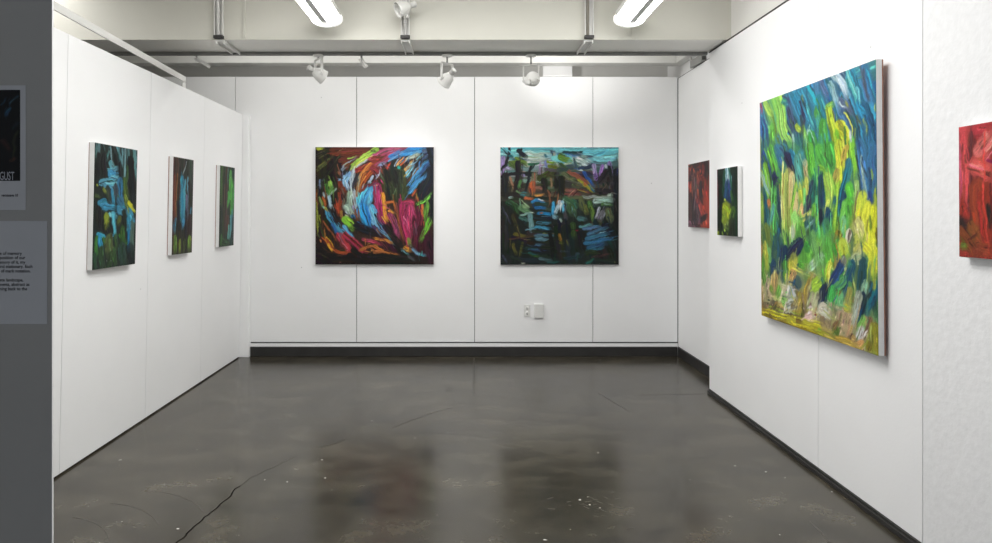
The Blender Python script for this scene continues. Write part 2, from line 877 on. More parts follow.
def paint_canvas(key, w, h, cell=0.005, seed=1, streaks=4, smear=3, fat=1.0, tone=1.0, dabs=300):
    """Lays the strokes of one canvas down as bristly oil paint; returns colour and thickness grids."""
    rng = np.random.default_rng(seed)
    nx, nz = int(w / cell) + 1, int(h / cell) + 1
    ground, table = PAINT[key]
    g = hexc(ground)
    img = np.ones((nz, nx, 3)) * g
    hgt = np.zeros((nz, nx))
    xs = np.linspace(0, w, nx)
    ys = np.linspace(0, h, nz)
    img *= 1 + 0.18 * rng.standard_normal((nz, nx, 1))
    dirx = np.zeros((nz, nx))
    diry = np.ones((nz, nx))

    def wobble(scale):
        # smooth random field, used to make stroke outlines uneven
        k = max(int(scale / cell), 1)
        q = rng.standard_normal((nz // k + 3, nx // k + 3))
        jj, ii = np.arange(nz) / k, np.arange(nx) / k
        j, i = jj.astype(int), ii.astype(int)
        fj, fi = (jj - j)[:, None], (ii - i)[None]
        fj, fi = fj * fj * (3 - 2 * fj), fi * fi * (3 - 2 * fi)
        return (q[j][:, i] * (1 - fj) * (1 - fi) + q[j + 1][:, i] * fj * (1 - fi) + q[j][:, i + 1] * (1 - fj) * fi + q[j + 1][:, i + 1] * fj * fi)
    wx = wobble(.06) * .004 + wobble(.016) * .0022
    wy = wobble(.06) * .004 + wobble(.016) * .0022

    def lay(path, width, col, opacity=1.0, dry=0.25):
        p = np.array(path, float) * (w, h)
        if len(p) == 2:
            mid = (p[0] + p[1]) / 2
            d = p[1] - p[0]
            mid = mid + np.array([-d[1], d[0]]) * rng.uniform(-.06, .06)
            p = np.array([p[0], mid, p[1]])
        # smooth the path (Chaikin)
        for _ in range(2):
            q = [p[0]]
            for a, b in zip(p[:-1], p[1:]):
                q += [a * .75 + b * .25, a * .25 + b * .75]
            q.append(p[-1])
            p = np.array(q)
        r = width / 2
        lo = p.min(0) - r * 1.3 - cell
        hi = p.max(0) + r * 1.3 + cell
        i0, i1 = np.searchsorted(xs, (lo[0], hi[0]))
        j0, j1 = np.searchsorted(ys, (lo[1], hi[1]))
        if i1 <= i0 or j1 <= j0:
            return
        X, Y = np.meshgrid(xs[i0:i1], ys[j0:j1])
        X = X + wx[j0:j1, i0:i1]
        Y = Y + wy[j0:j1, i0:i1]
        gx = np.zeros(X.shape)
        gy = np.ones(X.shape)
        best = np.full(X.shape, 1e9)
        sgn = np.zeros(X.shape)
        tt = np.zeros(X.shape)
        seg = np.linalg.norm(np.diff(p, axis=0), axis=1)
        tot = max(seg.sum(), 1e-6)
        acc = 0.0
        for a, b, L in zip(p[:-1], p[1:], seg):
            if L < 1e-9:
                continue
            d = (b - a) / L
            t = np.clip((X - a[0]) * d[0] + (Y - a[1]) * d[1], 0, L)
            dx, dy = X - a[0] - t * d[0], Y - a[1] - t * d[1]
            dist = np.hypot(dx, dy)
            m = dist < best
            best[m] = dist[m]
            sgn[m] = (dx * -d[1] + dy * d[0])[m]
            tt[m] = ((acc + t) / tot)[m]
            gx[m], gy[m] = d
            acc += L
        s = np.where(best > 1e-6, np.sign(sgn) * best, 0) / r
        nb = 24
        bristle = rng.uniform(0, 1, nb + 2)
        lat = np.clip((s + 1) / 2, 0, 1) * nb
        bi = lat.astype(int)
        bf = lat - bi
        br = bristle[bi] * (1 - bf) + bristle[bi + 1] * bf
        # bristly ends: each hair of the brush starts and leaves at its own place
        edge = np.clip((1.02 - np.abs(s) - .22 * (br - .3)) / max(.12, cell / r), 0, 1)
        tail = np.clip((1.0 - tt) / (dry * (.4 + br)), 0, 1) if dry > 0 else 1
        a = edge * (0.35 + 0.65 * tail) * opacity
        a = np.where(best > r * 1.25, 0, a)[..., None]
        c = col * (0.86 + 0.28 * br)[..., None]
        sub = img[j0:j1, i0:i1]
        img[j0:j1, i0:i1] = sub * (1 - a) + c * a
        hs = hgt[j0:j1, i0:i1]
        a = a[..., 0]
        hard = a > .4
        dirx[j0:j1, i0:i1][hard] = gx[hard]
        diry[j0:j1, i0:i1][hard] = gy[hard]
        hgt[j0:j1, i0:i1] = hs * (1 - .7 * a) + a * (0.25 + .75 * br) * .7

    strokes = []
    for ln in table.strip().splitlines():
        q = ln.split()
        pts = [tuple(float(v) / 1000 for v in s.split(',')) for s in q[2:]]
        strokes.append((hexc(q[0]), int(q[1]) / 1000, pts))
    for col, wd, pts in strokes:      # thin underpainting
        lay(pts, wd * (1 + 1.1 * fat), col * .92, .75, .3)
    for col, wd, pts in strokes:
        big = wd > .09
        wd = wd * (1 if big else 1 + .22 * fat)
        if not big:
            q = np.array(pts)
            v = (q[-1] - q[0]) * .08
            q[0], q[-1] = q[0] - v, q[-1] + v
            pts = q
        lay(pts, wd, col, .55 if big else 1.0, .5 if big else .3)
        n = (streaks * 3 if big else streaks + 2 + int(wd / .012)) if wd > 2.2 * cell else 0
        for _ in range(n):
            off = rng.normal(0, wd * (.42 if big else .3), 2) / (w, h)
            t0 = rng.uniform(-.15, .25)
            P = np.array(pts)
            q = P + off
            v = q[-1] - q[0]
            t0, t1 = sorted(rng.uniform(-.12, 1.12, 2))
            if t1 - t0 < .25:
                t1 = t0 + .25
            if len(q) == 2:
                q = np.array([q[0] + v * t0, q[0] + v * t1])
            else:
                q[0] = q[0] + v * rng.uniform(-.15, .25)
                q[-1] = q[-1] - v * rng.uniform(-.15, .25)
            f = 1 + (rng.choice([.4, .62, .85, 1.12, 1.3, 1.55]) - 1) * tone
            c2 = np.clip(col * f + rng.normal(0, .045, 3), .02, .97)
            lay(q, max(wd * rng.uniform(.08, .24), cell * 1.6), c2, rng.uniform(.6, 1.0), .4)
    # small loose dabs that carry paint from one place into the next, following the brushwork
    ref = img.copy()
    unit = min(w, h)
    for _ in range(dabs):
        j, i = int(rng.integers(2, nz - 2)), int(rng.integers(2, nx - 2))
        d = np.array([dirx[j, i], diry[j, i]])
        n_ = np.array([-d[1], d[0]])
        p0 = np.array([xs[i], ys[j]])
        src = p0 + n_ * rng.normal(0, .018 * unit) + d * rng.normal(0, .04 * unit)
        si = int(np.clip(src[0] / cell, 0, nx - 1))
        sj = int(np.clip(src[1] / cell, 0, nz - 1))
        c2 = np.clip(ref[sj, si] * rng.uniform(.7, 1.35) + rng.normal(0, .02, 3), .02, .97)
        L_ = rng.uniform(.02, .055) * unit
        bend = n_ * rng.normal(0, .12) * L_
        q = np.array([p0 - d * L_, p0 + bend, p0 + d * L_]) / (w, h)
        lay(q, max(rng.uniform(.005, .014) * unit, cell * 1.5), c2, rng.uniform(.5, 1), .5)
    # bristles drag neighbouring colours along the stroke
    jj, ii = np.meshgrid(np.arange(nz), np.arange(nx), indexing='ij')
    acc, wsum = img.copy(), np.ones((nz, nx, 1))
    hac = hgt.copy()
    for sgn_ in (-1, 1):
        pj, pi = jj.astype(float), ii.astype(float)
        for k in range(smear):
            cj = np.clip(pj.round().astype(int), 0, nz - 1)
            ci = np.clip(pi.round().astype(int), 0, nx - 1)
            pj = pj + sgn_ * diry[cj, ci]
            pi = pi + sgn_ * dirx[cj, ci]
            cj = np.clip(pj.round().astype(int), 0, nz - 1)
            ci = np.clip(pi.round().astype(int), 0, nx - 1)
            wgt = rng.uniform(.2, 1.2)
            acc += img[cj, ci] * wgt
            wsum += wgt
    soft = acc / wsum
    mixv = np.clip(.32 + .25 * wobble(.03), .05, .8)[..., None]
    img = img * (1 - mixv) + soft * mixv
    # canvas weave and grain
    img = np.clip(img * (1 + .035 * rng.standard_normal((nz, nx, 1))), .01, .98)
    return xs, ys, img, hgt

# ------------------------------------------------------------------ materials
def nodes(m):
    m.use_nodes = True
    nt = m.node_tree
    nt.nodes.clear()
    out = nt.nodes.new('ShaderNodeOutputMaterial')
    b = nt.nodes.new('ShaderNodeBsdfPrincipled')
    nt.links.new(b.outputs[0], out.inputs[0])
    return nt, b, out

def N(nt, t, **k):
    n = nt.nodes.new(t)
    for a, v in k.items():
        setattr(n, a, v)
    return n

def ramp(nt, fac, stops):
    r = N(nt, 'ShaderNodeValToRGB')
    e = r.color_ramp.elements
    while len(e) < len(stops):
        e.new(.5)
    for i, (p, c) in enumerate(stops):
        e[i].position = p
        e[i].color = (*c, 1)
    nt.links.new(fac, r.inputs[0])
    return r

def noise(nt, scale, detail=4, vec=None, rough=.55):
    n = N(nt, 'ShaderNodeTexNoise')
    n.inputs['Scale'].default_value = scale
    n.inputs['Detail'].default_value = detail
    n.inputs['Roughness'].default_value = rough
    if vec is not None:
        nt.links.new(vec, n.inputs['Vector'])
    return n

def objvec(nt, scale=(1, 1, 1)):
    tc = N(nt, 'ShaderNodeTexCoord')
    mp = N(nt, 'ShaderNodeMapping')
    mp.inputs['Scale'].default_value = scale
    nt.links.new(tc.outputs['Object'], mp.inputs[0])
    return mp.outputs[0]

def paint(name, col, rough=.6, var=.04, vscale=3.0, bump=0.0, bscale=60, spec=.4, metal=0.0, marks=False):
    """Painted or plain surface: base colour with faint unevenness, optional roller stipple and filled nail holes."""
    m = bpy.data.materials.new(name)
    nt, b, _ = nodes(m)
    v = objvec(nt)
    n = noise(nt, vscale, 5, v)
    c = np.array(col)
    r = ramp(nt, n.outputs[0], [(.3, tuple(c * (1 - var))), (.7, tuple(np.clip(c * (1 + var), 0, 1)))])
    colout = r.outputs[0]
    if marks:
        vo = N(nt, 'ShaderNodeTexVoronoi')
        vo.inputs['Scale'].default_value = 3.2
        nt.links.new(v, vo.inputs['Vector'])
        k = ramp(nt, vo.outputs['Distance'], [(0.014, (1, 1, 1)), (.022, (0, 0, 0))])
        mx = N(nt, 'ShaderNodeMix', data_type='RGBA')
        nt.links.new(k.outputs[0], mx.inputs[0])
        nt.links.new(colout, mx.inputs[6])
        mx.inputs[7].default_value = (*(c * .62), 1)
        colout = mx.outputs[2]
    nt.links.new(colout, b.inputs['Base Color'])
    b.inputs['Roughness'].default_value = rough
    b.inputs['Specular IOR Level'].default_value = spec
    b.inputs['Metallic'].default_value = metal
    if bump:
        n2 = noise(nt, bscale, 3, v)
        bp = N(nt, 'ShaderNodeBump')
        bp.inputs['Strength'].default_value = bump
        bp.inputs['Distance'].default_value = .004
        nt.links.new(n2.outputs[0], bp.inputs['Height'])
        nt.links.new(bp.outputs[0], b.inputs['Normal'])
    return m

def glow(name, col, strength):
    m = bpy.data.materials.new(name)
    nt, b, _ = nodes(m)
    b.inputs['Base Color'].default_value = (.9, .9, .9, 1)
    b.inputs['Emission Color'].default_value = (*col, 1)
    b.inputs['Emission Strength'].default_value = strength
    n = noise(nt, 4, 2)
    r = ramp(nt, n.outputs[0], [(.2, tuple(np.array(col) * .96)), (.8, col)])
    nt.links.new(r.outputs[0], b.inputs['Emission Color'])
    return m

WALLC = (.88, .882, .887)
M = {}
M['wall'] = paint('white wall paint', WALLC, .55, .012, 2.5, .10, 90, .3, marks=True)
M['wall_rough'] = paint('white stippled wall paint', (.82, .823, .83), .55, .03, 30, .55, 28, .3, marks=True)
M['upper'] = paint('grey white upper wall', (.55, .545, .53), .6, .03, 2)
M['upper2'] = paint('pale upper wall', (.7, .69, .66), .6, .03, 2)
M['soffit'] = paint('beam paint paled for bounce', (.86, .85, .81), .6, .03, 2)  # paler than the beam face, standing in for light bounced underneath
M['gap'] = paint('dark gap', (.085, .082, .08), .8, .1)
M['beam'] = paint('beige ceiling paint', (.60, .59, .53), .6, .03, 1.3, .08, 40)
M['ceil'] = paint('off white ceiling paint', (.7, .69, .65), .7, .03, 1.5)
M['black'] = paint('black rubber', (.028, .027, .026), .5, .2, 8)
M['entry'] = paint('grey entrance wall paint', (.40, .395, .38), .7, .04, 2.5, .06, 60, .2)
M['white_metal'] = paint('white enamel', (.72, .715, .69), .4, .02, 5)
M['grey_metal'] = paint('grey metal', (.34, .34, .33), .4, .05, 9, metal=.4)
M['dark_metal'] = paint('dark metal', (.10, .10, .095), .5, .08, 9, metal=.3)
M['track'] = paint('grey track', (.20, .20, .19), .5, .08, 9)
M['brown_pipe'] = paint('brown grey pipe', (.25, .23, .19), .5, .08, 9)
M['tray'] = paint('grey light tray', (.72, .72, .72), .4, .02, 5)
M['canvas'] = paint('white primed canvas', (.80, .80, .79), .8, .03, 40, .3, 300)
M['wood'] = paint('reddish stretcher wood', (.34, .16, .11), .6, .2, 20)
M['paper'] = paint('white paper', (.54, .55, .57), .7, .02, 4)
M['ink'] = paint('black ink', (.03, .03, .032), .7, .05)
M['ink_pale'] = paint('pale grey ink', (.46, .48, .52), .7, .05)
M['plastic'] = paint('white plastic', (.74, .74, .72), .4, .02, 10)
M['lens'] = glow('lit white diffuser', (1.0, .99, .97), 10.0)
M['cap'] = glow('translucent white end cap', (1.0, .99, .97), .5)
M['bulb'] = glow('lit lamp face', (1.0, .97, .92), 22.0)

# oil paint: colour and thickness come from the brush strokes laid on each canvas
m = bpy.data.materials.new('oil paint')
nt, b, _ = nodes(m)
at = N(nt, 'ShaderNodeAttribute', attribute_name='paint')
nt.links.new(at.outputs['Color'], b.inputs['Base Color'])
b.inputs['Roughness'].default_value = .5
b.inputs['Specular IOR Level'].default_value = .25
nn = noise(nt, 500, 2, objvec(nt))
bp = N(nt, 'ShaderNodeBump')
bp.inputs['Strength'].default_value = .15
bp.inputs['Distance'].default_value = .001
nt.links.new(nn.outputs[0], bp.inputs['Height'])
nt.links.new(bp.outputs[0], b.inputs['Normal'])
M['oil'] = m

# polished concrete
m = bpy.data.materials.new('polished concrete')
nt, b, _ = nodes(m)
v = objvec(nt)
n1 = noise(nt, .7, 5, v, .55)
n2 = noise(nt, 3.2, 10, objvec(nt, (1, 1.4, 1)), .62)
n3 = noise(nt, 45, 5, v, .6)
mx = N(nt, 'ShaderNodeMath', operation='MULTIPLY_ADD')
nt.links.new(n1.outputs[0], mx.inputs[0])
mx.inputs[1].default_value = .45
ad = N(nt, 'ShaderNodeMath', operation='MULTIPLY')
nt.links.new(n2.outputs[0], ad.inputs[0])
ad.inputs[1].default_value = .55
nt.links.new(ad.outputs[0], mx.inputs[2])
r = ramp(nt, mx.outputs[0], [(.34, (.015, .0122, .0080)), (.5, (.041, .0350, .0238)), (.68, (.092, .080, .057))])
r3 = ramp(nt, n3.outputs[0], [(.2, (.72, .72, .72)), (.8, (1.28, 1.28, 1.28))])
mc = N(nt, 'ShaderNodeMix', data_type='RGBA', blend_type='MULTIPLY')
mc.inputs[0].default_value = 1
nt.links.new(r.outputs[0], mc.inputs[6])
nt.links.new(r3.outputs[0], mc.inputs[7])
nt.links.new(mc.outputs[2], b.inputs['Base Color'])
rr = N(nt, 'ShaderNodeMapRange')
nt.links.new(n2.outputs[0], rr.inputs[0])
rr.inputs[1].default_value = .25
rr.inputs[2].default_value = .75
rr.inputs[3].default_value = .195
rr.inputs[4].default_value = .245
nt.links.new(rr.outputs[0], b.inputs['Roughness'])
b.inputs['Specular IOR Level'].default_value = .54
bp = N(nt, 'ShaderNodeBump')
bp.inputs['Strength'].default_value = .03
bp.inputs['Distance'].default_value = .01
nt.links.new(n2.outputs[0], bp.inputs['Height'])
nt.links.new(bp.outputs[0], b.inputs['Normal'])
M['floor'] = m
M['crack'] = paint('crack in the concrete', (.008, .0075, .007), .9, .1, spec=.1)
M['joint'] = paint('joint in the concrete', (.026, .0235, .019), .4, .1, spec=.45)
M['fleck'] = paint('white paint fleck', (.5, .49, .46), .6, .1)
M['scratch'] = paint('pale scratch', (.085, .08, .07), .5, .1)

# ------------------------------------------------------------------ mesh helpers
def box(bm, x0, x1, y0, y1, z0, z1, mi=0, bev=0.0):
    vs = [bm.verts.new((x, y, z)) for x in (x0, x1) for y in (y0, y1) for z in (z0, z1)]
    fs = []
    for q in ((0, 1, 3, 2), (4, 6, 7, 5), (0, 4, 5, 1), (2, 3, 7, 6), (0, 2, 6, 4), (1, 5, 7, 3)):
        f = bm.faces.new([vs[i] for i in q])
        f.material_index = mi
        fs.append(f)
    if bev:
        bmesh.ops.bevel(bm, geom=list({e for f in fs for e in f.edges}), offset=bev, segments=2, profile=.5, affect='EDGES')

def prism(bm, bottom, top, mi=0):
    """Solid between two loops of points."""
    a = [bm.verts.new(p) for p in bottom]
    c = [bm.verts.new(p) for p in top]
    fs = [bm.faces.new(a[::-1]), bm.faces.new(c)]
    n = len(a)
    for i in range(n):
        fs.append(bm.faces.new((a[i], a[(i + 1) % n], c[(i + 1) % n], c[i])))
    for f in fs:
        f.material_index = mi

def frame_of(d):
    d = Vector(d).normalized()
    u = d.cross(Vector((0, 0, 1)) if abs(d.z) < .95 else Vector((1, 0, 0))).normalized()
    return d, u, d.cross(u)

def lathe(bm, origin, d, prof, seg=28, smooth=True):
    """Surface of revolution; prof is a list of (distance along d, radius)."""
    d, u, w = frame_of(d)
    o = Vector(origin)
    rings = []
    for s, r in prof:
        if r < 1e-6:
            rings.append([bm.verts.new(o + d * s)])
        else:
            rings.append([bm.verts.new(o + d * s + (u * math.cos(2 * PI * k / seg) + w * math.sin(2 * PI * k / seg)) * r) for k in range(seg)])
    for A, B in zip(rings[:-1], rings[1:]):
        for k in range(seg):
            k2 = (k + 1) % seg
            if len(A) == 1 and len(B) == 1:
                continue
            if len(A) == 1:
                f = bm.faces.new((A[0], B[k2], B[k]))
            elif len(B) == 1:
                f = bm.faces.new((A[k], A[k2], B[0]))
            else:
                f = bm.faces.new((A[k], A[k2], B[k2], B[k]))
            f.smooth = smooth

def rod(bm, a, b, r, seg=12):
    a, b = Vector(a), Vector(b)
    L = (b - a).length
    lathe(bm, a, b - a, [(0, 0), (0, r), (L, r), (L, 0)], seg)

def bar(bm, a, b, w, h, up=(0, 0, 1)):
    """Rectangular bar from a to b."""
    a, b = Vector(a), Vector(b)
    d = (b - a).normalized()
    s = d.cross(Vector(up)).normalized() * (w / 2)
    t = s.cross(d).normalized() * (h / 2)
    prism(bm, [a - s - t, a + s - t, a + s + t, a - s + t], [b - s - t, b + s - t, b + s + t, b - s + t])

def obj(name, bm, mats, parent=None, loc=None):
    me = bpy.data.meshes.new(name)
    bmesh.ops.recalc_face_normals(bm, faces=bm.faces)
    bm.to_mesh(me)
    bm.free()
    for k in (mats if isinstance(mats, (list, tuple)) else [mats]):
        me.materials.append(M[k])
    o = bpy.data.objects.new(name, me)
    COL.objects.link(o)
    if parent is not None:
        o.parent = parent
    if loc is not None:
        o.location = loc
    return o

def thing(name, label, cat, loc=(0, 0, 0), rot=(0, 0, 0), group=None):
    o = bpy.data.objects.new(name, None)
    o.empty_display_size = .1
    COL.objects.link(o)
    o.location = loc
    o.rotation_euler = rot
    tag(o, label, cat, group)
    return o

def tag(o, label, cat, group=None):
    o['label'] = label
    o['category'] = cat
    if group:
        o['group'] = group
    return o

def struct(name, bm, mats, label=None):
    o = obj(name, bm, mats)
    o['kind'] = 'structure'
    return o

B = bmesh.new

# ------------------------------------------------------------------ floor
bm = B()
box(bm, -4.4, 2.7, -2.0, 7.1, -.1, 0)
def ribbon(pts, w, mi, z=.0006):
    for (a, c) in zip(pts[:-1], pts[1:]):
        a, c = Vector((*a, z)), Vector((*c, z))
        d = (c - a).normalized()
        s = Vector((-d.y, d.x, 0)) * w / 2
        e = d * w * .4
        f = bm.faces.new([bm.verts.new(p) for p in (a - s - e, a + s - e, c + s + e, c - s + e)])
        f.material_index = mi
crack = [(-1.301, 2.851), (-1.286, 2.94), (-1.273, 3.075), (-1.258, 3.157), (-1.238, 3.301), (-1.236, 3.409), (-1.209, 3.55), (-1.13, 3.689), (-1.064, 3.824), (-0.99, 3.936), (-0.874, 4.055), (-0.771, 4.181), (-0.562, 4.335), (-0.472, 4.438), (-0.244, 4.728), (-0.076, 4.875)]
crack = [(-1.36, 2.2), (-1.33, 2.6)] + crack
cr = []
for a, c in zip(crack[:-1], crack[1:]):
    for k in range(4):
        t = k / 4
        cr.append((a[0] + (c[0] - a[0]) * t + random.uniform(-.006, .006), a[1] + (c[1] - a[1]) * t + random.uniform(-.006, .006)))
ribbon(cr[:30], .008, 1)
ribbon(cr[29:42], .005, 2)
ribbon(cr[46:52], .004, 2)
ribbon(cr[58:], .0045, 2)
for j in ([(.061, 6.48), (.048, 5.17)], [(1.062, 5.227), (1.197, 4.728)], [(1.389, 5.169), (1.925, 5.198)]):
    ribbon(j, .0055, 2)
ribbon([(1.627, 3.045), (1.626, 2.94), (1.608, 2.851), (1.58, 2.7)], .008, 4)
for k in range(4):      # faint curved drag marks near the entrance
    c0, r0, t0 = (-2.1 + .1 * k, 2.6 + .06 * k), .35 + .09 * k, random.uniform(.5, .9)
    ribbon([(c0[0] + r0 * math.cos(t0 + i * .1), c0[1] + r0 * math.sin(t0 + i * .1)) for i in range(9)], .004, 4)
for k in range(26):     # worn patch with pale scuffs
    x, y, a_ = random.gauss(.63, .10), random.gauss(3.22, .09), random.uniform(-.9, .5)
    L_ = random.uniform(.01, .035)
    ribbon([(x, y), (x + L_ * math.cos(a_), y + L_ * math.sin(a_))], random.uniform(.002, .004), 4)
specks = [(-0.678, 4.523), (-0.346, 4.181), (-0.134, 4.276), (0.259, 3.953), (0.796, 3.92), (-0.869, 3.809), (-0.793, 3.55), (-0.722, 3.396), (-0.896, 3.824), (-1.118, 3.524), (-2.23, 4.634), (-2.057, 4.417), (-2.071, 3.809), (-2.189, 4.144), (1.063, 6.357), (1.105, 6.314), (1.32, 6.4), (-0.592, 5.737), (1.651, 5.502), (1.641, 4.2), (1.551, 3.719), (1.691, 3.632), (1.758, 3.55), (1.918, 3.372), (1.424, 2.922), (-1.646, 3.045), (-1.349, 2.977), (-1.681, 3.97), (-0.989, 3.497), (0.346, 2.877), (0.574, 3.278), (0.614, 3.222), (0.658, 3.189), (0.621, 3.313), (1.222, 3.524), (-0.271, 6.189), (1.606, 5.807), (2.1, 6.4), (2.05, 6.1), (1.95, 6.2)]
specks += [(random.uniform(-2.1, 1.8), random.uniform(2.4, 6.4)) for _ in range(60)]
for i, (x, y) in enumerate(specks):
    r0 = (random.uniform(.003, .008) if i < 40 else random.uniform(.0015, .0035))
    n = random.randint(5, 8)
    ph = random.uniform(0, 6)
    pts = []
    sx, sy = random.uniform(.7, 1.6), random.uniform(.6, 1.2)
    for k in range(n):
        rr0 = r0 * random.uniform(.5, 1)
        pts.append(bm.verts.new((x + rr0 * sx * math.cos(ph + 2 * PI * k / n), y + rr0 * sy * math.sin(ph + 2 * PI * k / n), .0008)))
    f = bm.faces.new(pts)
    f.material_index = 3
struct('floor', bm, ['floor', 'crack', 'joint', 'fleck', 'scratch'])

# ------------------------------------------------------------------ shell
bm = B(); box(bm, -4.4, 2.7, -2.0, 7.1, 3.35, 3.45); struct('ceiling', bm, 'ceil')

# back wall: sheets with open seams in front of a dark lining
bm = B()
edges = [-4.38, -2.392, -1.146, .068, 1.284, 2.157]
for a, c in zip(edges[:-1], edges[1:]):
    box(bm, a + .003, c - .003, 6.58, 6.60, .143, 2.870, 0, .002)
box(bm, -4.38, 2.1815, 6.602, 6.68, 0.0, 2.86, 1)
box(bm, -4.38, 2.157, 6.578, 6.601, .0, .128, 0)
box(bm, -4.38, 2.25, 7.0, 7.08, 2.75, 3.35, 2)
box(bm, -4.38, 2.1815, 6.681, 6.999, 2.80, 2.86, 2)
struct('wall_back', bm, ['wall', 'gap', 'upper'])
bm = B(); box(bm, -2.25, 2.146, 6.553, 6.577, 0, .0975, 0, .003); struct('baseboard_back', bm, 'black')
# white board filling part of the slot above the sheets
bm = B(); box(bm, .772, 1.070, 6.575, 6.628, 2.873, 3.07, 0, .002); struct('trim_1', bm, 'wall')
# pale ledge that runs along the top of the back wall and returns along the recess
bm = B()
box(bm, -4.38, 2.09, 6.42, 6.57, 2.975, 3.05, 0, .003)
box(bm, 2.091, 2.18, 6.0, 6.57, 2.975, 3.05, 0, .003)
struct('trim_2', bm, 'white_metal')
# corner post where the partition meets the back wall
bm = B(); box(bm, -2.345, -2.232, 6.515, 6.576, 0, 2.46, 0, .003); struct('trim_3', bm, 'wall')

# partition on the left: sheets leaning slightly inwards, floor gap below
def xb(y): return -2.283 - .0147 * (y - 3.53)
def xt(y): return -2.232 - .0200 * (y - 3.53)
bm = B()
ye = [.9, 1.74, 2.60, 3.575, 4.553, 5.528, 6.508]
for a, c in zip(ye[:-1], ye[1:]):
    a, c = a + .0018, c - .0018
    prism(bm, [(xb(a), a, .012), (xb(c), c, .012), (xb(c) - .02, c, .012), (xb(a) - .02, a, .012)],
              [(xt(a), a, 2.47), (xt(c), c, 2.47), (xt(c) - .02, c, 2.47), (xt(a) - .02, a, 2.47)], 0)
a, c = ye[0], ye[-1]
prism(bm, [(xb(a) - .023, a, 0), (xb(c) - .023, c, 0), (xb(c) - .1, c, 0), (xb(a) - .1, a, 0)],
          [(xt(a) - .023, a, 2.468), (xt(c) - .023, c, 2.468), (xt(c) - .1, c, 2.468), (xt(a) - .1, a, 2.468)], 1)
struct('wall_left', bm, ['wall', 'gap'])

# right wall: sheets on a black base, dark cap along the top
bm = B()
ye = [-1.2, 1.15, 2.774, 3.602, 5.226]
for i, (a, c) in enumerate(zip(ye[:-1], ye[1:])):
    box(bm, 1.97, 1.99, a + .0018, c - .0018, .037, 2.775, 0 if i > 1 else 2, .0015)
box(bm, 1.993, 2.07, -1.2, 5.222, 0, 2.772, 1)
struct('wall_right', bm, ['wall', 'gap', 'wall_rough'])
bm = B()
box(bm, 1.952, 1.992, -1.2, 5.224, 0, .024, 0, .002)
box(bm, 1.962, 1.992, -1.2, 5.224, .024, .036, 0, .002)
struct('baseboard_right', bm, 'black')
bm = B()
box(bm, 1.964, 2.07, -1.2, 5.222, 2.776, 2.783, 0)
box(bm, 1.985, 2.06, -1.2, 5.222, 2.783, 2.789, 1)
struct('trim_4', bm, ['black', 'grey_metal'])
# recess beyond the end of the right wall
bm = B()
box(bm, 2.16, 2.18, 4.9, 6.578, .0985, 2.852, 0, .002)
box(bm, 2.164, 2.181, 4.9, 6.578, 2.852, 2.859, 2)
box(bm, 2.182, 2.25, 4.9, 6.999, 0, 3.35, 1)
struct('wall_recess', bm, ['wall', 'wall', 'gap'])
bm = B(); box(bm, 2.147, 2.18, 4.9, 6.55, 0, .0975, 0, .003); struct('baseboard_recess', bm, 'black')
bm = B(); box(bm, 2.008, 2.07, -1.2, 4.884, 2.79, 3.35); struct('wall_upper_right', bm, 'upper2')
bm = B(); box(bm, -4.45, -4.385, 1.8, 7.08, 0, 3.35); struct('wall_outer_left', bm, 'ceil')
# thin grey entrance wall close to the camera, its lit right edge coloured in as a white strip
bm = B()
box(bm, -4.38, -1.139, 1.75, 1.7565, 0, 3.35, 0)
box(bm, -1.1388, -1.1375, 1.7505, 1.7565, 0, 3.35, 1)
struct('wall_entrance', bm, ['entry', 'wall'])

# deep beam across the room
bm = B()
box(bm, -4.38, 2.18, 4.885, 5.28, 2.7905, 3.35, 0)
box(bm, -4.38, 2.0, 4.8852, 5.2798, 2.790, 2.7906, 1)  # thin underside sheet, paled in place of bounced light
box(bm, -1.717, -1.695, 4.875, 4.886, 2.805, 3.35, 0, .002)
box(bm, 1.247, 1.257, 4.88, 4.886, 2.793, 3.35, 0)
box(bm, -4.38, 2.0, 4.88, 4.886, 2.791, 2.797, 0)
o = struct('ceiling_beam', bm, ['beam', 'soffit'])

